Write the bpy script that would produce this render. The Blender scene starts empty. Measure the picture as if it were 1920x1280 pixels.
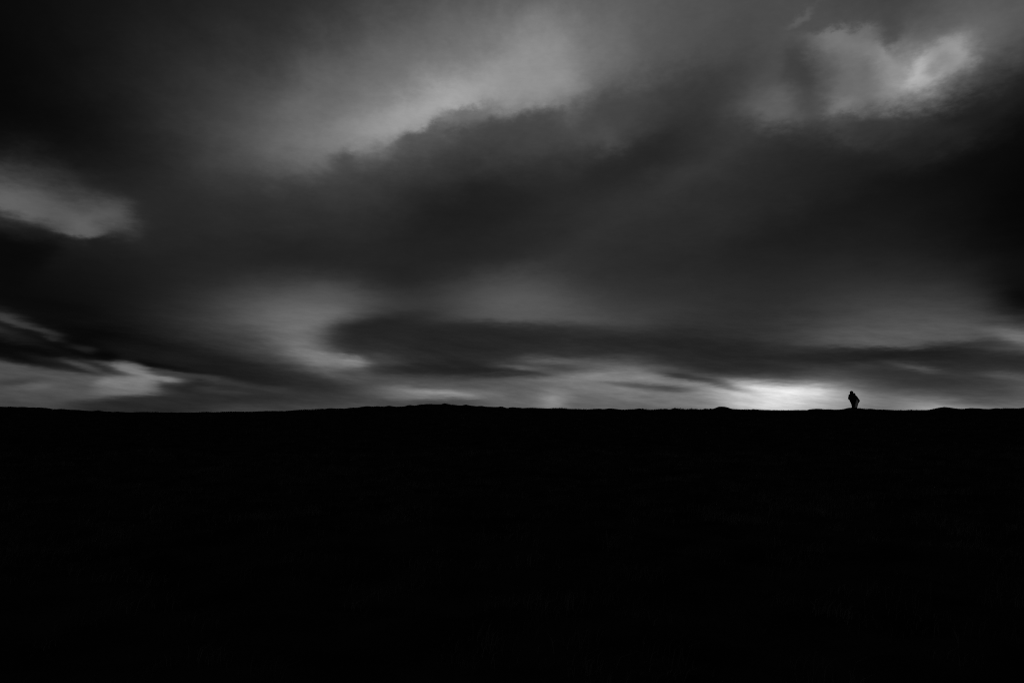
import bpy, bmesh, math
import numpy as np

# ------------------------------------------------------------------ camera, sky, sun, exposure
scene = bpy.context.scene
COL = scene.collection
SUN_AZ, SUN_EL = math.radians(18.8), math.radians(4.0)      # the sun is low, behind the cloud on the right

cam_data = bpy.data.cameras.new('camera')
cam_data.lens = 28.0
cam_data.sensor_width = 36.0
cam_data.clip_start = 0.05
cam_data.clip_end = 20000.0
camera = bpy.data.objects.new('camera', cam_data)
camera.location = (0.0, 0.0, 1.6)
camera.rotation_euler = (math.radians(96.62), 0.0, 0.0)
COL.objects.link(camera)
scene.camera = camera

scene.view_settings.view_transform = 'Standard'
scene.view_settings.look = 'None'
scene.view_settings.exposure = 0.0
scene.view_settings.gamma = 1.0
scene.view_settings.use_curve_mapping = False

sun_data = bpy.data.lights.new('sun', 'SUN')
sun_data.energy = 0.03                                       # almost all of it is held back by the overcast
sun_data.angle = math.radians(15.0)
sun_data.color = (1.0, 1.0, 1.0)
sun = bpy.data.objects.new('sun', sun_data)
sun.rotation_euler = (math.pi / 2 - SUN_EL, 0.0, math.pi - SUN_AZ)
sun.location = (20.0, 60.0, 40.0)
COL.objects.link(sun)

scene.cycles.use_denoising = False                           # the sky carries no noise; the slope keeps a little grain
scene.cycles.max_bounces = 1
scene.cycles.filter_width = 1.1
scene.cycles.adaptive_threshold = 0.03
scene.cycles.adaptive_min_samples = 6

# cloud banks and gaps of the sky, plus vignette painted at both sides, as directions (azimuth right of north = +y, elevation)
CLOUD_BASE = -2.3398
# (az, el), long half-axis, short half-axis (all degrees), skew along, skew across, bend, edge, cover, ln brightness
CLOUDS = [
    (-35.29, 19.35, 15.081, 2.892, -0.449, 9.094, -0.13, -0.36, 0.350, 0.88, 0.917, -5.762),  # left dark: vignette painted into the cloud tone
    (-33.68, 8.68, 13.107, -1.785, 0.238, 2.308, 0.02, -0.50, -0.106, 0.95, 0.897, -5.265),  # left dark2: more of the painted left vignette, low down
    (-25.58, 4.74, 7.926, -1.880, 0.270, 1.516, -0.10, -0.16, -0.228, 1.22, 0.915, -6.655),  # left bank
    (-18.09, 3.44, 8.841, -0.880, 0.026, 0.354, 0.51, 0.40, -0.004, 1.20, 0.938, -2.511),  # left bank east
    (35.36, 12.33, 13.441, 2.481, -0.843, 5.124, 0.31, -0.45, 0.281, 1.05, 0.956, -6.797),  # right dark: vignette painted into the cloud tone
    (25.37, 14.42, 11.418, 2.185, -0.425, 1.958, 0.33, 0.22, -0.100, 1.04, 0.576, -4.653),  # right dark2: inner part of the painted right vignette
    (-2.99, 14.68, 11.971, 3.309, -0.798, 2.720, 0.24, 0.33, -0.408, 1.01, 0.814, -4.928),  # mid bank
    (11.18, 19.28, 6.014, 2.863, -0.990, 1.731, 0.17, -0.02, 0.005, 1.02, 0.800, -3.011),  # mid bank2
    (9.87, 13.66, 9.169, 4.021, -1.258, 2.654, -0.36, -0.01, -0.027, 1.05, 0.558, -3.810),  # lighter belt
    (-21.54, 23.35, 4.862, 0.692, -0.222, 4.746, 0.48, -0.23, -0.046, 1.02, 0.699, -2.585),  # left shoulder
    (2.88, 26.08, 16.856, 5.449, -2.400, 5.138, -0.01, 0.02, 0.022, 1.00, 0.904, -0.856),  # streak top
    (-8.06, 23.36, 9.369, 4.366, -1.763, 3.177, -0.01, -0.41, -0.305, 1.25, 0.903, -0.924),  # streak body
    (-4.17, 23.64, 7.682, 3.171, -0.808, 1.569, 0.28, -0.04, 0.114, 1.07, 0.806, -0.086),  # streak core
    (-16.19, 20.29, 6.205, 1.638, -0.692, 3.057, 0.33, -0.20, 0.259, 0.92, 0.484, -0.681),  # streak foot
    (3.23, 25.25, 3.305, 0.420, -0.735, 3.793, 0.37, -0.16, 0.029, 1.25, 0.793, -0.464),  # streak right
    (16.21, 27.50, 8.731, -1.125, 0.196, 3.758, -0.24, -0.03, -0.038, 1.15, 0.826, -1.843),  # upper right grey
    (32.46, 24.94, 4.390, -1.040, 0.209, 3.145, -0.12, -0.09, -0.207, 1.25, 0.847, -1.312),  # top right corner
    (-1.28, 18.41, 8.001, 2.782, -1.511, 3.792, 0.35, 0.16, 0.193, 2.35, 0.951, -2.573),  # bank under
    (7.37, 21.97, 5.079, 1.320, -0.697, 1.966, -0.33, 0.07, 0.133, 1.25, 0.809, -2.298),  # bank under r
    (1.72, 21.47, 3.669, 0.409, -0.232, 1.584, 0.43, 0.07, 0.174, 2.18, 0.795, -2.234),  # bank lip
    (-2.93, 15.72, 7.768, 2.117, -0.810, 2.764, 0.02, 0.01, 0.106, 1.25, 0.858, -3.885),  # bank core
    (12.80, 21.83, 3.441, 2.362, -1.504, 1.796, -0.03, -0.13, -0.117, 1.22, 0.803, -2.761),  # bank r
    (9.78, 19.07, 4.400, 1.531, -0.639, 1.487, 0.08, -0.09, 0.073, 1.25, 0.804, -3.580),  # bank r2
    (-12.25, 18.86, 1.168, 0.273, -0.232, 1.080, 0.03, 0.12, 0.036, 1.25, 0.507, -2.517),  # puff
    (-6.41, 21.11, 1.700, 0.822, -0.338, 0.603, 0.14, 0.43, 0.036, 1.25, 0.586, -2.148),  # puff2
    (-3.15, 22.75, 1.401, 0.369, -0.213, 0.669, 0.00, 0.40, 0.007, 1.25, 0.656, -1.565),  # puff3
    (7.11, 20.65, 1.290, -0.052, 0.012, 0.795, 0.03, -0.03, 0.023, 1.05, 0.437, -1.748),  # dim patch
    (27.12, 22.31, 5.155, -0.687, 0.041, 3.223, -0.09, -0.05, -0.129, 1.25, 0.922, -0.684),  # ur cloud
    (23.30, 20.81, 1.519, -0.774, 0.520, 1.172, 0.03, -0.20, 0.012, 1.25, 0.755, -0.616),  # ur lobe1
    (30.36, 23.01, 1.709, 0.983, -0.587, 0.945, 0.35, 0.07, 0.067, 1.25, 0.853, -0.221),  # ur lobe2
    (28.58, 22.24, 1.129, 0.191, -0.234, 0.849, 0.02, -0.06, -0.132, 1.25, 0.903, 0.166),  # ur core
    (26.09, 23.74, 1.111, -0.850, 0.605, 0.825, 0.03, 0.12, 0.006, 1.01, 0.620, -0.451),  # ur saddle
    (25.22, 22.93, 0.933, 0.171, -0.427, 1.417, 0.01, 0.07, 0.003, 1.02, 0.336, -2.054),  # ur hollow
    (26.54, 25.08, 0.698, 0.044, -0.209, 1.003, 0.00, -0.20, 0.004, 1.25, 0.649, -2.333),  # ur notch
    (20.67, 23.76, 1.000, -0.140, 0.088, 1.863, -0.01, -0.11, 0.008, 1.25, 0.725, -2.640),  # ur dark spot
    (19.15, 21.61, 2.663, -0.570, 0.216, 1.451, 0.07, -0.32, 0.295, 1.25, 0.803, -1.332),  # ur lobe left
    (21.11, 27.58, 1.070, 0.411, -0.157, 0.265, 0.13, -0.00, -0.003, 1.25, 0.523, -1.200),  # ur wisp
    (29.36, 18.86, 6.604, 2.080, -0.402, 1.128, -0.03, 0.24, -0.066, 1.25, 0.872, -3.771),  # ur base
    (-33.28, 14.00, 5.896, -0.250, 0.120, 1.455, 0.17, -0.45, 0.027, 1.18, 0.951, -1.222),  # l patch
    (-29.13, 12.77, 1.730, -0.188, 0.074, 0.581, 0.11, -0.54, -0.269, 1.25, 0.735, -0.946),  # l patch tip
    (-27.19, 13.74, 1.652, -0.436, 0.274, 1.024, 0.14, -0.13, 0.206, 1.25, 0.694, -1.187),  # l patch veil
    (-33.04, 11.33, 3.130, -0.316, 0.123, 1.209, 0.29, 0.51, -0.483, 2.06, 0.945, -5.211),  # l under
    (-13.86, 8.45, 4.780, 0.533, -0.217, 2.149, 0.40, -0.19, -0.071, 1.12, 0.899, -1.393),  # mid light west
    (-0.19, 9.04, 5.839, -0.318, 0.131, 2.336, -0.02, -0.17, 0.141, 1.25, 0.897, -2.043),  # mid light c
    (-12.80, 9.43, 4.942, 0.139, -0.018, 1.011, 0.02, -0.05, -0.051, 1.00, 0.522, -1.854),  # mid light c2
    (26.39, 6.74, 8.428, 0.233, -0.053, 2.917, 0.03, -0.55, -0.217, 1.25, 0.691, -2.022),  # mid light east
    (33.16, 7.94, 2.024, -0.508, 0.236, 1.310, -0.16, -0.43, 0.103, 0.88, 0.836, -5.984),  # east edge dark: painted vignette at the right edge
    (-4.23, 6.92, 6.896, 0.003, -0.000, 1.534, -0.41, 0.42, 0.038, 2.40, 0.970, -3.704),  # lens
    (-9.96, 7.46, 5.149, 1.251, -0.257, 1.080, 0.13, 0.37, -0.021, 1.25, 0.895, -3.805),  # lens nose
    (11.97, 5.34, 9.085, -0.433, 0.100, 1.967, 0.03, -0.03, 0.285, 1.98, 0.949, -4.358),  # lens tail
    (26.11, 5.07, 8.777, -0.673, 0.053, 0.678, -0.17, 0.59, -0.007, 2.04, 0.950, -4.126),  # band east
    (25.07, 5.08, 7.019, 0.209, -0.005, 0.463, -0.03, 0.18, -0.670, 1.25, 0.659, -4.946),  # band east core
    (32.90, 5.83, 1.590, -0.510, 0.106, 0.434, 0.01, 0.17, -0.027, 1.25, 0.859, -1.602),  # east streak
    (-14.72, 5.82, 2.640, -1.086, 0.582, 1.511, 0.06, -0.22, 0.247, 1.25, 0.791, -1.050),  # wedge
    (-10.98, 5.07, 1.787, -0.229, 0.059, 0.492, 0.43, 0.49, -0.123, 1.25, 0.818, -0.844),  # wedge tip
    (-15.68, 3.75, 6.163, -1.046, 0.121, 0.839, -0.06, 0.15, -0.182, 1.25, 0.899, -3.515),  # bank low
    (7.97, 3.96, 7.063, -0.151, 0.048, 1.743, 0.02, 0.08, 0.249, 1.25, 0.951, -1.641),  # horizon glow
    (2.67, 4.91, 3.572, -0.317, 0.062, 0.681, -0.29, 0.25, 0.394, 1.25, 0.768, -1.406),  # horizon glow2
    (18.09, 3.02, 4.894, 0.217, -0.030, 1.494, -0.13, 0.46, -0.313, 1.23, 0.969, -0.776),  # glow east
    (18.23, 3.03, 4.564, -0.347, 0.044, 0.491, -0.01, 0.22, 0.024, 1.25, 0.738, -0.469),  # glow core
    (28.11, 1.99, 3.570, -0.295, 0.120, 1.142, -0.56, 0.16, 0.131, 1.25, 0.910, -1.006),  # glow far east
    (27.71, 3.35, 5.990, -1.248, 0.175, 0.902, 0.10, 0.27, 0.251, 1.25, 0.829, -3.806),  # east haze
    (-2.88, 4.68, 5.870, -0.022, 0.001, 0.435, -0.19, -0.05, -0.093, 1.25, 0.951, -4.390),  # low lens
    (0.53, 4.52, 2.323, -0.266, 0.038, 0.328, 0.28, 0.04, -0.009, 1.25, 0.727, -4.028),  # low lens tail
    (-6.08, 2.78, 5.410, -0.270, 0.031, 0.725, -0.22, 0.10, -0.012, 1.22, 0.905, -1.436),  # gap w
    (-5.01, 2.92, 2.120, -0.165, 0.019, 0.266, 0.01, 0.00, 0.008, 1.22, 0.810, -0.898),  # gap core
    (-4.59, 2.22, 4.144, 0.099, -0.012, 0.406, 0.17, 0.24, -0.027, 1.25, 0.806, -2.922),  # gap foot
    (2.86, 2.50, 1.126, -0.003, 0.005, 0.835, -0.04, 0.27, -0.016, 1.01, 0.565, -0.804),  # spot
    (14.93, 4.85, 5.319, -0.689, 0.090, 0.692, -0.20, 0.26, -0.024, 1.22, 0.795, -4.213),  # grey over
    (10.47, 3.25, 2.635, -0.246, 0.028, 0.274, 0.28, 0.05, -0.183, 1.25, 0.706, -3.539),  # dark streak 1
    (12.09, 3.99, 2.497, -0.564, 0.058, 0.256, -0.28, 0.00, 0.188, 1.25, 0.770, -3.826),  # dark streak 2
    (-32.82, 6.89, 2.097, -0.717, 0.072, 0.302, -0.29, -0.32, -0.161, 1.25, 0.847, -2.122),  # wisp 1
    (-30.82, 6.27, 1.249, -0.342, 0.044, 0.225, 0.09, 0.00, -0.059, 1.25, 0.754, -2.827),  # wisp 2
    (8.51, 3.25, 2.123, -0.132, 0.019, 0.266, 0.05, 0.01, -0.013, 1.03, 0.429, -1.585),  # streak thin 1
    (27.15, 4.20, 1.440, -0.308, 0.045, 0.235, -0.05, 0.00, -0.030, 1.10, 0.620, -2.075),  # streak thin 2
    (31.89, 3.46, 1.604, -0.312, 0.051, 0.292, -0.04, -0.03, 0.009, 1.01, 0.589, -1.958),  # streak thin 3
    (29.34, 22.44, 1.095, 0.407, -0.291, 0.643, -0.00, 0.04, 0.023, 1.03, 0.584, -1.201),  # ur arm
    (23.59, 25.84, 2.550, -0.325, 0.002, 0.731, 0.06, 0.59, -0.061, 1.25, 0.604, -0.532),  # ur arch
    (25.53, 19.97, 4.732, -0.939, 0.096, 0.973, -0.09, 0.36, 0.350, 1.25, 0.724, -2.877),  # ur floor
    (-5.57, 4.68, 4.241, 0.073, -0.009, 0.458, 0.24, 0.14, 0.316, 1.25, 0.847, -3.707),  # low lens core
    (0.66, 4.77, 2.270, -0.164, 0.020, 0.274, 0.01, -0.02, 0.073, 1.03, 0.677, -1.423),  # low lens rim
    (-3.68, 6.19, 6.384, -0.209, 0.024, 0.754, -0.10, -0.17, -0.103, 1.25, 0.630, -3.725),  # lens belly
    (-27.76, 3.32, 5.738, -0.143, -0.015, 1.478, 0.23, 0.05, 0.007, 2.33, 0.955, -2.011),  # LL field
    (-25.63, 3.75, 1.844, -0.149, 0.050, 1.193, 0.01, 0.15, 0.688, 2.39, 0.935, -1.167),  # LL core
    (-24.85, 2.03, 5.125, 0.439, -0.074, 0.698, -0.13, 0.46, -0.260, 2.40, 0.939, -3.468),  # LL foot
    (-22.31, 4.62, 5.697, -1.065, 0.102, 0.695, -0.03, -0.29, 0.023, 2.25, 0.913, -4.043),  # LL roof
    (-31.69, 5.02, 4.179, -0.823, 0.083, 0.668, 0.28, 0.12, -0.024, 2.07, 0.925, -5.554),  # LL roof2
    (-28.55, 4.33, 2.765, -0.482, 0.040, 0.353, 0.06, 0.24, 0.072, 2.00, 0.915, -3.797),  # LL bar
    (-28.25, 4.27, 1.431, -0.465, 0.053, 0.227, -0.14, 0.00, 0.205, 1.25, 0.690, -1.710),  # LL gap
    (-28.15, 5.36, 0.935, -0.132, 0.023, 0.235, 0.22, 0.00, 0.009, 1.25, 0.731, -3.050),  # LL tongue
    (-23.45, 3.53, 1.187, -0.132, 0.018, 0.249, 0.13, 0.02, -0.100, 1.25, 0.735, -0.509),  # LL finger
    (-31.61, 3.16, 1.321, 0.078, -0.019, 0.243, -0.04, -0.05, 0.024, 1.13, 0.568, -3.072),  # LL grey
    (-30.94, 2.99, 0.975, 0.052, -0.017, 0.229, -0.03, 0.00, -0.038, 1.16, 0.540, -1.273),  # LL light
    (-20.32, 2.91, 2.477, -0.198, 0.014, 0.288, -0.06, 0.05, -0.032, 1.15, 0.683, -2.318),  # LL veil
]
RIDGE = [(-52.82, 4.514), (-49.63, 4.301), (-46.06, 4.160), (-43.23, 4.040), (-41.46, 3.878), (-38.40, 3.856), (-35.01, 3.819), (-31.37, 3.760), (-29.74, 3.791), (-28.10, 3.867), (-24.81, 4.026), (-21.50, 4.203), (-18.55, 4.362), (-15.70, 4.483), (-12.55, 4.564), (-10.29, 4.666), (-8.58, 4.772), (-7.27, 4.861), (-6.30, 4.749), (-4.65, 4.678), (-2.87, 4.584), (-1.03, 4.512), (2.30, 4.448), (4.49, 4.405), (6.34, 4.366), (7.78, 4.264), (9.23, 4.311), (10.85, 4.410), (11.19, 4.232), (13.28, 4.256), (15.36, 4.302), (17.90, 4.297), (20.21, 4.285), (21.82, 4.342), (22.40, 4.509), (23.10, 4.520), (23.89, 4.312), (26.53, 4.242), (28.93, 4.148), (31.10, 4.232), (33.94, 4.246), (35.63, 4.273), (36.32, 4.380), (37.44, 4.402), (39.01, 4.239), (41.24, 4.178), (43.30, 4.118), (44.86, 4.217), (45.70, 4.409), (46.25, 4.477), (46.80, 4.367), (47.23, 4.224), (47.90, 4.336), (49.54, 4.361), (51.18, 4.273), (52.82, 4.348), (54.44, 4.322)]
# how far the cloud edges wander (degrees, or share of elevation) and how much fine tone they carry
W1A, W2A, W3A = 1.6, 2.4, 0.28
W1E, W2E, W3E = 0.07, 0.10, 0.011
TEX1, TEX2, TEX3, TEX4 = 0.35, 0.32, 0.12, 0.9


world = bpy.data.worlds.new('World')
scene.world = world
world.use_nodes = True
nt = world.node_tree
nt.nodes.clear()
world.cycles.sampling_method = 'MANUAL'
world.cycles.sample_map_resolution = 256


def N(kind, **kw):
    n = nt.nodes.new(kind)
    for k, v in kw.items():
        setattr(n, k, v)
    return n


def put(sock, v):
    if hasattr(v, 'is_output'):
        nt.links.new(v, sock)
    else:
        sock.default_value = v


def M(op, a, b=None, c=None):
    n = N('ShaderNodeMath', operation=op)
    put(n.inputs[0], a)
    if b is not None:
        put(n.inputs[1], b)
    if c is not None:
        put(n.inputs[2], c)
    return n.outputs[0]


def XYZ(x, y, z=0.0):
    n = N('ShaderNodeCombineXYZ')
    put(n.inputs[0], x)
    put(n.inputs[1], y)
    put(n.inputs[2], z)
    return n.outputs[0]


def SEP(v):
    n = N('ShaderNodeSeparateXYZ')
    put(n.inputs[0], v)
    return n.outputs


def NOISE(x, y, detail, rough, seed):
    n = N('ShaderNodeTexNoise', noise_dimensions='3D')
    put(n.inputs['Vector'], XYZ(x, y, seed))
    n.inputs['Scale'].default_value = 1.0
    n.inputs['Detail'].default_value = detail
    n.inputs['Roughness'].default_value = rough
    return n


tc = N('ShaderNodeTexCoord')
dx, dy, dz = SEP(tc.outputs['Generated'])
az = M('MULTIPLY', M('ARCTAN2', dx, dy), 57.29578)
el = M('MULTIPLY', M('ARCSINE', M('MINIMUM', M('MAXIMUM', dz, -1.0), 1.0)), 57.29578)
el3 = M('MAXIMUM', M('ADD', el, 3.0), 1.0)
w = M('LOGARITHM', el3, math.e)                               # cloud detail shrinks towards the horizon

n1 = NOISE(M('MULTIPLY', az, 1 / 11.0), M('MULTIPLY', w, 3.0), 3.0, 0.5, 3.7)
n2 = NOISE(M('MULTIPLY', az, 1 / 3.0), M('MULTIPLY', w, 13.0), 5.0, 0.62, 11.3)
n2b = NOISE(M('MULTIPLY', az, 1 / 4.0), M('MULTIPLY', w, 14.0), 5.0, 0.66, 17.1)   # long streaks low down
n3 = NOISE(M('MULTIPLY', az, 1 / 0.6), M('MULTIPLY', w, 110.0), 2.0, 0.6, 27.9)
a1, b1, c1 = SEP(n1.outputs['Color'])
low = N('ShaderNodeMapRange', interpolation_type='SMOOTHSTEP')
put(low.inputs['Value'], el)
low.inputs['From Min'].default_value = 13.0
low.inputs['From Max'].default_value = 6.0
blend = N('ShaderNodeMix', data_type='RGBA')
put(blend.inputs[0], low.outputs['Result'])
nt.links.new(n2.outputs['Color'], blend.inputs[6])
nt.links.new(n2b.outputs['Color'], blend.inputs[7])
a2, b2, c2 = SEP(blend.outputs[2])
a3, b3, c3 = SEP(n3.outputs['Color'])


def cen(v, k):
    return M('MULTIPLY_ADD', v, k, -0.5 * k)


calm = M('MINIMUM', M('MULTIPLY', el3, 0.065), 1.0)                # flat, even cloud edges near the horizon
waz = M('ADD', az, M('ADD', cen(a1, W1A), M('MULTIPLY', calm, M('ADD', cen(a2, W2A), cen(a3, W3A)))))
wel = M('ADD', el, M('MULTIPLY', el3, M('ADD', cen(b1, W1E), M('ADD', cen(b2, W2E), cen(b3, W3E)))))
sky_pos = XYZ(waz, wel, 1.0)

n4 = NOISE(M('MULTIPLY', az, 1 / 2.6), M('MULTIPLY', M('MULTIPLY_ADD', az, 0.12, el), 2.1), 5.0, 0.66, 41.7)   # torn scud low in the sky
scud = N('ShaderNodeMapRange', interpolation_type='SMOOTHSTEP')
put(scud.inputs['Value'], el)
scud.inputs['From Min'].default_value = 11.0
scud.inputs['From Max'].default_value = 4.5

# an unbroken grey overcast everywhere, then the banks, gaps and painted side vignette laid over it
n0 = NOISE(M('MULTIPLY', dx, 2.2), M('MULTIPLY', dy, 2.2), 4.0, 0.55, 5.5)
layer = M('ADD', CLOUD_BASE, cen(n0.outputs['Fac'], 0.5))
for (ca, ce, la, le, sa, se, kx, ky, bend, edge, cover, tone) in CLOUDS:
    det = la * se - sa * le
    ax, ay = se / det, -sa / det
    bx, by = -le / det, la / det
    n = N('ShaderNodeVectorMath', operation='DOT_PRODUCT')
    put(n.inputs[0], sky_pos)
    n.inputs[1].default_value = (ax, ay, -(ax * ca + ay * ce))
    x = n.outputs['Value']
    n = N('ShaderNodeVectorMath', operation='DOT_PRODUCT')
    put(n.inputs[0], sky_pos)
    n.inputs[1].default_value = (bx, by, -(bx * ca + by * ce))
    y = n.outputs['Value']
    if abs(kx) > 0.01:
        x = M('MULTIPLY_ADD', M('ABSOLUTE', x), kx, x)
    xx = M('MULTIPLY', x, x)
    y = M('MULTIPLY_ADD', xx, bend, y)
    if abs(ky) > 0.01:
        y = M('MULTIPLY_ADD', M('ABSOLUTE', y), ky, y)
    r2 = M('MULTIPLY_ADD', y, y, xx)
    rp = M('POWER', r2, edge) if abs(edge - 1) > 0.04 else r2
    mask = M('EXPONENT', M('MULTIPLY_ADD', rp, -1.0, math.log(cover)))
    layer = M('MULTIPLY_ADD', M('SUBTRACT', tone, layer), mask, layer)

texture = M('ADD', cen(c2, TEX2), M('ADD', cen(c3, TEX3), cen(c1, TEX1)))
texture = M('MULTIPLY_ADD', cen(n4.outputs['Fac'], TEX4), scud.outputs['Result'], texture)
through = M('EXPONENT', M('ADD', layer, texture))             # share of the daylight the cloud lets through, side vignette included

sky = N('ShaderNodeTexSky', sky_type='NISHITA')
sky.sun_disc = False
sky.sun_elevation = SUN_EL
sky.sun_rotation = SUN_AZ
sky.dust_density = 0.5
bw = N('ShaderNodeRGBToBW')                                   # the photograph is black and white
nt.links.new(sky.outputs[0], bw.inputs[0])
diffused = M('POWER', M('MULTIPLY', bw.outputs[0], 0.1), 0.5)
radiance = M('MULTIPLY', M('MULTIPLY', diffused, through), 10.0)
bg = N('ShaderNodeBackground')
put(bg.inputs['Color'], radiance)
bg.inputs['Strength'].default_value = 0.1
out = N('ShaderNodeOutputWorld')
nt.links.new(bg.outputs[0], out.inputs['Surface'])

# ------------------------------------------------------------------ helpers


def material(name, value, rough=0.9, vary=0.0, scale=6.0, spec=0.15):
    m = bpy.data.materials.new(name)
    m.use_nodes = True
    t = m.node_tree
    b = t.nodes['Principled BSDF']
    b.inputs['Roughness'].default_value = rough
    b.inputs['Specular IOR Level'].default_value = spec
    b.inputs['Base Color'].default_value = (value, value, value, 1)
    if vary > 0:
        co = t.nodes.new('ShaderNodeTexCoord')
        nz = t.nodes.new('ShaderNodeTexNoise')
        nz.inputs['Scale'].default_value = scale
        nz.inputs['Detail'].default_value = 6.0
        cr = t.nodes.new('ShaderNodeValToRGB')
        lo, hi = value * (1 - vary), value * (1 + vary)
        cr.color_ramp.elements[0].position = 0.3
        cr.color_ramp.elements[1].position = 0.7
        cr.color_ramp.elements[0].color = (lo, lo, lo, 1)
        cr.color_ramp.elements[1].color = (hi, hi, hi, 1)
        t.links.new(co.outputs['Object'], nz.inputs['Vector'])
        t.links.new(nz.outputs['Fac'], cr.inputs[0])
        t.links.new(cr.outputs[0], b.inputs['Base Color'])
    return m


def link(name, mesh, mat, parent=None, smooth=True):
    mesh.materials.clear()
    mesh.materials.append(mat)
    if smooth:
        mesh.polygons.foreach_set('use_smooth', np.ones(len(mesh.polygons), dtype=bool))
    o = bpy.data.objects.new(name, mesh)
    COL.objects.link(o)
    if parent is not None:
        o.parent = parent
    return o


def mesh_from(name, verts, faces):
    me = bpy.data.meshes.new(name)
    verts = np.ascontiguousarray(verts, dtype=np.float32).reshape(-1, 3)
    faces = np.ascontiguousarray(faces, dtype=np.int32)
    k = faces.shape[1]
    me.vertices.add(len(verts))
    me.vertices.foreach_set('co', verts.ravel())
    me.loops.add(faces.size)
    me.loops.foreach_set('vertex_index', faces.ravel())
    me.polygons.add(len(faces))
    me.polygons.foreach_set('loop_start', np.arange(0, faces.size, k, dtype=np.int32))
    me.update(calc_edges=True)
    me.validate()
    return me


# ------------------------------------------------------------------ terrain
def value_noise(x, y, seed):
    xi, yi = np.floor(x).astype(np.int64), np.floor(y).astype(np.int64)
    fx, fy = x - xi, y - yi
    fx, fy = fx * fx * (3 - 2 * fx), fy * fy * (3 - 2 * fy)

    def h(a, b):
        v = (a * 374761393 + b * 668265263 + seed * 982451653) & 0x7fffffff
        v = ((v ^ (v >> 13)) * 1274126177) & 0x7fffffff
        return ((v ^ (v >> 16)) & 0xffff) / 65535.0 - 0.5
    return ((h(xi, yi) * (1 - fx) + h(xi + 1, yi) * fx) * (1 - fy)
            + (h(xi, yi + 1) * (1 - fx) + h(xi + 1, yi + 1) * fx) * fy)


RX = np.array([p[0] for p in RIDGE])
RZ = np.array([p[1] for p in RIDGE])


def crest_line(x):
    return 84.0 + 2.5 * np.sin(np.clip(x, -140, 140) / 31.0 + 1.0)


def crest_height(x):
    z = np.interp(x, RX, RZ) - 0.035
    # hummocks along the skyline
    z = z + 0.16 * np.maximum(value_noise(x / 1.5, x * 0 + 3.3, 21), -0.15) + 0.21 * np.maximum(value_noise(x / 0.55, x * 0 + 1.7, 22), -0.2)
    far = np.clip((np.abs(x) - 53.0) / 30.0, 0, 1)
    return z + far * (0.8 * value_noise(x / 23.0, x * 0, 4) + 2.0 * value_noise(x / 110.0, x * 0, 5))


def ground_height(x, y):
    x = np.asarray(x, dtype=np.float64)
    y = np.asarray(y, dtype=np.float64)
    yc = crest_line(x)
    top = crest_height(x)
    # away from the crest the ridge's small bumps fade out
    smooth_top = (crest_height(x - 6) + crest_height(x + 6) + crest_height(x - 12) + crest_height(x + 12) + top) / 5
    d = y - yc
    k = np.exp(-(d / 2.2) ** 2)
    top = top * k + smooth_top * (1 - k)
    t = np.clip(y / yc, 0, 1)
    up = top * t ** 1.25
    bd = np.maximum(d, 0)
    z = np.where(d > 0, top - 0.035 * bd - 0.0016 * bd * bd, up)
    far_level = -9.0 + 5 * value_noise(x / 300.0, y / 300.0, 8)
    z = np.where(d > 40, np.maximum(z, far_level), z)
    z = np.where(y < 0, 0.03 * y * np.exp(y / 400.0), z)
    near = np.clip(np.hypot(x, y) / 6.0, 0.25, 1)
    mid = 1 - 0.75 * np.exp(-((d + 4) / 12.0) ** 2)
    z = z + 0.30 * mid * near * np.clip(y / 10, 0, 1) * value_noise(x / 7.0, y / 6.0, 1) * (np.abs(x) < 400)
    rough = 0.13 * value_noise(x / 0.9, y / 0.8, 2) + 0.07 * value_noise(x / 0.42, y / 0.42, 3)
    damp = np.where(np.abs(d) < 6, 0.45, 1.0)
    return z + rough * damp * (np.abs(x) < 90)


def axis(parts):
    a = np.concatenate([np.arange(lo, hi, st) for lo, hi, st in parts])
    return a


geo = 62.0 + 3.0 * (1.17 ** np.arange(1, 42) - 1) / 0.17 * 0.5
geo = geo[geo < 4000]
xs = np.concatenate([-geo[::-1], np.arange(-62, 62.01, 0.15), geo])
gy = 96.0 + 0.6 * (1.18 ** np.arange(1, 48) - 1) / 0.18
gy = gy[gy < 4500]
by = -0.5 * (1.25 ** np.arange(1, 34) - 1) / 0.25
by = by[by > -3000]
ys = np.concatenate([by[::-1], axis([(0, 16, 0.16), (16, 40, 0.35), (40, 78, 0.6), (78, 91, 0.16), (91, 96.01, 0.5)]), gy])
GX, GY = np.meshgrid(xs, ys)
GZ = ground_height(GX, GY)
nx, ny = len(xs), len(ys)
idx = np.arange(nx * ny).reshape(ny, nx)
quads = np.stack([idx[:-1, :-1], idx[:-1, 1:], idx[1:, 1:], idx[1:, :-1]], -1).reshape(-1, 4)
soil = material('moorland soil', 0.016, rough=1.0, vary=0.5, scale=1.3, spec=0.0)
ground = link('ground', mesh_from('ground', np.stack([GX, GY, GZ], -1), quads), soil)
ground['kind'] = 'structure'

# ------------------------------------------------------------------ rough grass
rng = np.random.default_rng(7)


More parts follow.
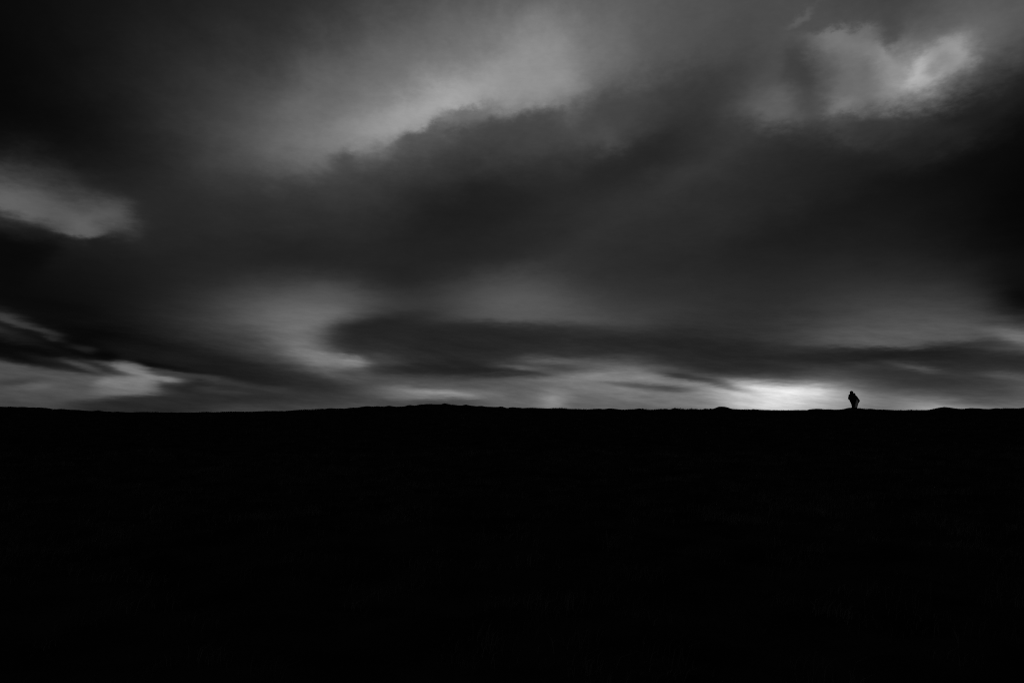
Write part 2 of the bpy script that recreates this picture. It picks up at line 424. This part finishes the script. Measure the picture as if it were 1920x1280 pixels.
def blades(cx, cy, n_each, height, spread, width):
    """curved grass blades in tussocks standing at (cx, cy)"""
    k = len(cx)
    n = k * n_each
    ox = np.repeat(cx, n_each) + rng.normal(0, 1, n) * np.repeat(spread, n_each)
    oy = np.repeat(cy, n_each) + rng.normal(0, 1, n) * np.repeat(spread, n_each)
    oz = ground_height(ox, oy) - 0.02
    h = np.repeat(height, n_each) * rng.uniform(0.5, 1.15, n)
    ang = rng.uniform(0, 2 * math.pi, n)
    wind = 0.55
    lx = np.cos(ang) * rng.uniform(0.1, 0.7, n) + wind * 0.6
    ly = np.sin(ang) * rng.uniform(0.1, 0.7, n) + wind * 0.15
    wd = np.repeat(width, n_each) * rng.uniform(0.6, 1.3, n)
    pa = rng.uniform(0, math.pi, n)
    px, py = np.cos(pa) * wd, np.sin(pa) * wd
    v = np.zeros((n, 5, 3))
    for j, (f, b, s) in enumerate(((0, 0, 1), (0, 0, -1), (0.55, 0.25, 0.8), (0.55, 0.25, -0.8), (1, 1, 0))):
        v[:, j, 0] = ox + lx * h * b + px * s
        v[:, j, 1] = oy + ly * h * b + py * s
        v[:, j, 2] = oz + h * f * (1 - 0.25 * b)
    base = (np.arange(n) * 5)[:, None, None]
    tri = np.array([[0, 1, 3], [0, 3, 2], [2, 3, 4]])[None] + base
    return v.reshape(-1, 3), tri.reshape(-1, 3)


def scatter(n, y0, y1, margin=4.0):
    y = np.sqrt(rng.uniform(y0 * y0, y1 * y1, n))
    x = rng.uniform(-1, 1, n) * (y * 0.68 + margin)
    return x, y


sets = []
x, y = scatter(3600, 3.0, 26.0)
sets.append(blades(x, y, 26, rng.uniform(0.10, 0.26, len(x)), rng.uniform(0.05, 0.16, len(x)), np.full(len(x), 0.003)))
x, y = scatter(5200, 26.0, 70.0)
sets.append(blades(x, y, 9, rng.uniform(0.09, 0.2, len(x)), rng.uniform(0.08, 0.22, len(x)), np.full(len(x), 0.007)))
x = rng.uniform(-62, 62, 5600)
y = crest_line(x) + rng.uniform(-8, 3, len(x))
lump = np.clip(0.5 + 1.6 * value_noise(x / 1.7, y / 1.7, 12), 0.05, 1)
sets.append(blades(x, y, 12, 0.03 + 0.17 * lump ** 3, rng.uniform(0.06, 0.2, len(x)), np.full(len(x), 0.008)))
off = 0
vs, fs = [], []
for v, f in sets:
    vs.append(v)
    fs.append(f + off)
    off += len(v)
straw = material('rough grass', 0.05, rough=0.85, vary=0.9, scale=1.1, spec=0.1)
grass = link('grass', mesh_from('grass', np.concatenate(vs), np.concatenate(fs)), straw, smooth=False)
grass['kind'] = 'stuff'
grass['label'] = 'dark rough moorland grass covering the slope'
grass['category'] = 'grass'


# ------------------------------------------------------------------ the couple on the ridge
def skin_mesh(name, verts, edges, root=0, levels=2):
    """a continuous surface grown over a skeleton; verts are (x, y, z, radius)"""
    me = bpy.data.meshes.new(name + '_bones')
    me.from_pydata([v[:3] for v in verts], edges, [])
    o = bpy.data.objects.new(name + '_bones', me)
    COL.objects.link(o)
    sk = o.modifiers.new('skin', 'SKIN')
    sk.use_smooth_shade = True
    for i, v in enumerate(verts):
        d = me.skin_vertices[0].data[i]
        r = v[3]
        d.radius = r if isinstance(r, tuple) else (r, r)
        d.use_root = (i == root)
    ss = o.modifiers.new('sub', 'SUBSURF')
    ss.levels = levels
    dg = bpy.context.evaluated_depsgraph_get()
    dg.update()
    res = bpy.data.meshes.new_from_object(o.evaluated_get(dg))
    res.name = name
    bpy.data.objects.remove(o)
    return res


def loft(name, rings, seg=28, cap=True, fold=0.0):
    """closed garment surface through elliptical rings (x, y, z, rx, ry)"""
    v, f = [], []
    for i, (x, y, z, rx, ry) in enumerate(rings):
        for s in range(seg):
            a = 2 * math.pi * s / seg
            k = 1 + fold * math.sin(a * 7 + i * 0.35) * (i / max(1, len(rings) - 1))
            v.append((x + rx * k * math.cos(a), y + ry * k * math.sin(a), z))
    for i in range(len(rings) - 1):
        for s in range(seg):
            t = (s + 1) % seg
            f.append((i * seg + s, i * seg + t, (i + 1) * seg + t, (i + 1) * seg + s))
    me = bpy.data.meshes.new(name)
    if cap:
        f.append(tuple(range(seg))[::-1])
        f.append(tuple(range((len(rings) - 1) * seg, len(rings) * seg)))
    me.from_pydata(v, [], f)
    bm = bmesh.new()
    bm.from_mesh(me)
    bmesh.ops.recalc_face_normals(bm, faces=bm.faces)
    bm.to_mesh(me)
    bm.free()
    return me


def smooth_rings(keys, n=26):
    keys = np.array(keys, dtype=float)
    t = np.linspace(0, 1, len(keys))
    tt = np.linspace(0, 1, n)
    cols = []
    for c in range(keys.shape[1]):
        p = keys[:, c]
        m = np.gradient(p, t)
        o = np.empty(n)
        for j, u in enumerate(tt):
            i = min(int(np.searchsorted(t, u, 'right') - 1), len(t) - 2)
            hgt = t[i + 1] - t[i]
            s = (u - t[i]) / hgt
            o[j] = ((2 * s ** 3 - 3 * s ** 2 + 1) * p[i] + (s ** 3 - 2 * s ** 2 + s) * hgt * m[i]
                    + (-2 * s ** 3 + 3 * s ** 2) * p[i + 1] + (s ** 3 - s ** 2) * hgt * m[i + 1])
        cols.append(o)
    return list(zip(*cols))


def join(name, meshes):
    bm = bmesh.new()
    for me in meshes:
        bm.from_mesh(me)
    out_me = bpy.data.meshes.new(name)
    bm.to_mesh(out_me)
    bm.free()
    return out_me


def ball(name, c, r, seg=12):
    bm = bmesh.new()
    bmesh.ops.create_uvsphere(bm, u_segments=seg, v_segments=seg // 2 + 2, radius=1.0)
    for v in bm.verts:
        v.co = (c[0] + v.co.x * r[0], c[1] + v.co.y * r[1], c[2] + v.co.z * r[2])
    me = bpy.data.meshes.new(name)
    bm.to_mesh(me)
    bm.free()
    return me


SKIN = material('skin', 0.28, rough=0.6, vary=0.08, scale=30, spec=0.3)
BLACK = material('black padded coat', 0.012, rough=0.95, vary=0.2, scale=14, spec=0.05)
DARK = material('dark knit', 0.016, rough=0.95, vary=0.3, scale=40, spec=0.03)
DENIM = material('dark trousers', 0.014, rough=0.95, vary=0.3, scale=20, spec=0.05)
PALE = material('pale wool coat', 0.72, rough=0.95, vary=0.12, scale=18, spec=0.05)
HAIR = material('dark hair', 0.02, rough=0.7, vary=0.3, scale=60, spec=0.2)
BOOT = material('boot leather', 0.012, rough=0.6, vary=0.3, scale=20, spec=0.2)
EYE = material('eye', 0.5, rough=0.2, spec=0.5)


def figure(s, shoulder_l, elbow_l, wrist_l, shoulder_r, elbow_r, wrist_r, head, chest, hips, feet, finger_dir):
    """skeleton of a whole body: pelvis, spine, neck, head with face, arms with fingers, legs with feet"""
    V, E = [], []

    def add(p, r, link_to=None):
        V.append((p[0], p[1], p[2], r))
        if link_to is not None:
            E.append((link_to, len(V) - 1))
        return len(V) - 1
    pel = add(hips, 0.135 * s)
    mid = [(a + b) / 2 for a, b in zip(hips, chest)]
    sp = add(mid, 0.125 * s, pel)
    ch = add(chest, 0.15 * s, sp)
    nb = add((chest[0] * 0.6 + head[0] * 0.4, chest[1], chest[2] + 0.15 * s), 0.065 * s, ch)
    nk = add((head[0] * 0.8 + chest[0] * 0.2, chest[1] + 0.005, head[2] - 0.12 * s), 0.055 * s, nb)
    jaw = add((head[0], head[1] + 0.02, head[2] - 0.055 * s), 0.07 * s, nk)
    hd = add((head[0], head[1], head[2] + 0.02 * s), 0.092 * s, jaw)
    add((head[0], head[1] - 0.005, head[2] + 0.075 * s), 0.07 * s, hd)
    add((head[0], head[1] + 0.118 * s, head[2] - 0.005), 0.014 * s, hd)                # nose
    add((head[0], head[1] + 0.095 * s, head[2] - 0.07 * s), 0.02 * s, jaw)             # lips and chin
    for sg in (-1, 1):
        add((head[0] + sg * 0.105 * s, head[1] - 0.01, head[2]), 0.02 * s, hd)          # ears
    for sh, eb, wr in ((shoulder_l, elbow_l, wrist_l), (shoulder_r, elbow_r, wrist_r)):
        a = add(sh, 0.06 * s, ch)
        b = add(eb, 0.045 * s, a)
        c = add(wr, 0.032 * s, b)
        d = np.array(finger_dir[0] if sh is shoulder_l else finger_dir[1], dtype=float)
        d /= np.linalg.norm(d)
        side = np.cross(d, (0.0, 1.0, 0.0))
        side /= np.linalg.norm(side)
        palm = add(tuple(np.array(wr) + d * 0.06 * s), 0.034 * s, c)
        curl = np.array((0.0, 0.6, 0.0))
        for q, (off, ln) in enumerate(((-0.03, 0.07), (-0.010, 0.082), (0.011, 0.076), (0.03, 0.06))):
            p0 = np.array(wr) + d * 0.10 * s + side * off * s
            f0 = add(tuple(p0), 0.0095 * s, palm)
            p1 = p0 + (d + curl * 0.3) * ln * 0.5 * s
            f1 = add(tuple(p1), 0.0085 * s, f0)
            add(tuple(p1 + (d + curl * 1.2) * ln * 0.45 * s), 0.0075 * s, f1)
        p0 = np.array(wr) + d * 0.035 * s - side * 0.038 * s
        f0 = add(tuple(p0), 0.012 * s, palm)
        add(tuple(p0 + (d * 0.6 - side * 0.6 + curl * 0.5) * 0.05 * s), 0.010 * s, f0)  # thumb
    for ft in feet:
        sg = 1 if ft[0] > hips[0] else -1
        hp = add((hips[0] + sg * 0.085 * s, hips[1], hips[2] - 0.06 * s), 0.088 * s, pel)
        kn = add((hips[0] * 0.45 + ft[0] * 0.55 + sg * 0.02, (hips[1] + ft[1]) / 2 + 0.03, (hips[2] + ft[2]) / 2 + 0.03), 0.06 * s, hp)
        an = add((ft[0], ft[1], ft[2] + 0.09), 0.042 * s, kn)
        hl = add((ft[0], ft[1] + 0.02, ft[2] + 0.045), 0.042 * s, an)
        add((ft[0], ft[1] + 0.17 * s, ft[2] + 0.03), 0.032 * s, hl)
    return V, E


def boots(parent, feet, s):
    for ft in feet:
        me = join('boot', [
            loft('b', smooth_rings([(ft[0], ft[1] - 0.005, ft[2] + 0.01, 0.052 * s, 0.075 * s), (ft[0], ft[1], ft[2] + 0.10, 0.06 * s, 0.07 * s),
                                    (ft[0], ft[1], ft[2] + 0.24, 0.065 * s, 0.07 * s)], 8), 16),
            ball('t', (ft[0], ft[1] + 0.10 * s, ft[2] + 0.045), (0.05 * s, 0.13 * s, 0.045), 14)])
        link('boot', me, BOOT, parent)


def eyes(parent, head, s):
    for sg in (-1, 1):
        link('eye', ball('eye', (head[0] + sg * 0.033 * s, head[1] + 0.083 * s, head[2] + 0.015 * s), (0.013 * s,) * 3, 10), EYE, parent)


def place(o, x, y, sink=0.02):
    o.location = (x, y, float(ground_height(np.array([x]), np.array([y]))[0]) - sink)


# the taller one, seen from behind: black hooded coat, left hand in the pocket, right arm round the other
head = (-0.075, 0.015, 1.615)
feet = [(-0.055, 0.0, 0.0), (0.06, 0.05, 0.0)]
arm_l = [(-0.205, 0.0, 1.36), (-0.335, -0.05, 1.05), (-0.235, 0.10, 0.84)]
arm_r = [(0.15, 0.0, 1.33), (0.295, -0.12, 1.08), (0.31, -0.16, 0.88)]
V, E = figure(1.0, *arm_l, *arm_r, head, (-0.045, 0.0, 1.24), (-0.01, 0.0, 0.94), feet, ((0.7, 0.3, -0.6), (0.3, 0.2, -0.9)))
tall = link('person', skin_mesh('person', V, E), SKIN)
tall['label'] = 'taller person in black hooded coat with one arm round a companion'
tall['category'] = 'person'
tall['group'] = 'couple standing on the ridge'
coat = join('coat', [
    loft('torso', smooth_rings([(0.0, 0.0, 0.40, 0.165, 0.15), (-0.005, 0.0, 0.60, 0.215, 0.17), (-0.02, 0.0, 0.80, 0.265, 0.185),
                                (-0.035, 0.0, 1.00, 0.30, 0.20), (-0.04, 0.0, 1.20, 0.31, 0.205), (-0.045, 0.0, 1.36, 0.285, 0.185),
                                (-0.065, 0.0, 1.45, 0.175, 0.15), (-0.075, 0.0, 1.52, 0.11, 0.115)]), 32, True, 0.03),
    skin_mesh('sleeve', [(-0.10, 0.0, 1.36, 0.10), arm_l[0] + (0.105,), tuple((a + b) / 2 for a, b in zip(arm_l[0], arm_l[1])) + (0.098,),
                         arm_l[1] + (0.10,), arm_l[2] + (0.09,)], [(0, 1), (1, 2), (2, 3), (3, 4)]),
    skin_mesh('sleeve', [(0.02, 0.0, 1.34, 0.10), arm_r[0] + (0.10,), tuple((a + b) / 2 for a, b in zip(arm_r[0], arm_r[1])) + (0.095,),
                         arm_r[1] + (0.085,), arm_r[2] + (0.06,)], [(0, 1), (1, 2), (2, 3), (3, 4)])])
link('coat', coat, BLACK, tall)
hood = loft('hood', smooth_rings([(-0.085, -0.01, 1.46, 0.15, 0.145), (-0.088, -0.015, 1.53, 0.136, 0.138), (-0.09, -0.02, 1.62, 0.142, 0.145),
                                  (-0.09, -0.02, 1.70, 0.128, 0.135), (-0.092, -0.025, 1.76, 0.085, 0.09), (-0.092, -0.03, 1.79, 0.02, 0.025)]), 28)
# the hood is open at the face
bm = bmesh.new()
bm.from_mesh(hood)
bmesh.ops.delete(bm, geom=[f for f in bm.faces if f.calc_center_median().y > 0.06 and 1.50 < f.calc_center_median().z < 1.71], context='FACES')
bm.to_mesh(hood)
bm.free()
link('hood', hood, BLACK, tall)
trousers = skin_mesh('trousers', [(-0.01, 0.0, 0.92, 0.15), (-0.10, 0.0, 0.84, 0.115), (-0.065, 0.03, 0.48, 0.092), (-0.055, 0.0, 0.12, 0.075),
                                  (0.085, 0.0, 0.84, 0.115), (0.065, 0.05, 0.48, 0.092), (0.06, 0.05, 0.12, 0.075)],
                     [(0, 1), (1, 2), (2, 3), (0, 4), (4, 5), (5, 6)])
link('trousers', trousers, DENIM, tall)
boots(tall, feet, 1.0)
eyes(tall, head, 1.0)

# the shorter one leans over, head on the other's shoulder: pale long coat, dark sleeve and hat
head2 = (-0.085, 0.02, 1.45)
feet2 = [(-0.075, 0.0, 0.0), (0.07, 0.02, 0.0)]
arm_l2 = [(-0.10, 0.0, 1.19), (-0.22, 0.06, 0.96), (-0.25, 0.16, 0.80)]
arm_r2 = [(0.135, -0.01, 1.08), (0.265, -0.06, 0.79), (0.195, -0.06, 0.60)]
V, E = figure(0.86, *arm_l2, *arm_r2, head2, (0.035, 0.0, 1.06), (0.03, 0.0, 0.80), feet2, ((-0.2, 0.5, -0.8), (-0.6, 0.5, -0.6)))
short = link('person', skin_mesh('person', V, E), SKIN)
short['label'] = 'shorter person in pale long coat leaning on a taller companion'
short['category'] = 'person'
short['group'] = 'couple standing on the ridge'
link('coat', loft('coat', smooth_rings([(-0.03, 0.0, 0.07, 0.15, 0.13), (-0.005, 0.0, 0.30, 0.175, 0.15), (0.03, 0.0, 0.56, 0.21, 0.165),
                                        (0.055, 0.0, 0.78, 0.205, 0.16), (0.055, 0.0, 0.98, 0.20, 0.155), (0.035, 0.0, 1.09, 0.185, 0.145),
                                        (0.0, 0.0, 1.18, 0.135, 0.115), (-0.05, 0.0, 1.26, 0.075, 0.08)]), 32, True, 0.05), PALE, short)
for arm in (arm_l2, arm_r2):
    link('sleeve', skin_mesh('sleeve', [(arm[0][0] * 0.6 + 0.01, 0.0, arm[0][2] + 0.01, 0.075), arm[0] + (0.085,),
                                        tuple((a + b) / 2 for a, b in zip(arm[0], arm[1])) + (0.088,), arm[1] + (0.098,), arm[2] + (0.07,)],
                              [(0, 1), (1, 2), (2, 3), (3, 4)]), DARK, short)
link('scarf', loft('scarf', smooth_rings([(-0.02, 0.0, 1.20, 0.14, 0.12), (-0.055, 0.0, 1.26, 0.125, 0.115), (-0.085, 0.0, 1.32, 0.095, 0.10)], 10), 24), DARK, short)
link('hair', ball('hair', (head2[0], head2[1] - 0.03, head2[2] - 0.01), (0.088, 0.078, 0.115), 16), HAIR, short)
link('hat', loft('hat', smooth_rings([(-0.085, 0.005, 1.45, 0.1, 0.105), (-0.085, 0.0, 1.51, 0.098, 0.102), (-0.087, 0.0, 1.57, 0.066, 0.072),
                                      (-0.089, 0.0, 1.605, 0.018, 0.02)], 14), 24), DARK, short)
link('trousers', skin_mesh('trousers', [(0.03, 0.0, 0.80, 0.13), (-0.055, 0.0, 0.72, 0.10), (-0.06, 0.02, 0.42, 0.08), (-0.073, 0.0, 0.12, 0.068),
                                        (0.10, 0.0, 0.72, 0.10), (0.085, 0.03, 0.42, 0.08), (0.07, 0.02, 0.12, 0.068)],
                           [(0, 1), (1, 2), (2, 3), (0, 4), (4, 5), (5, 6)]), DENIM, short)
boots(short, feet2, 0.88)
eyes(short, head2, 0.86)

for o in (tall, short):
    o.scale = (1.3, 1.2, 1.02)
place(tall, 36.75, 86.0)
place(short, 37.105, 86.19)
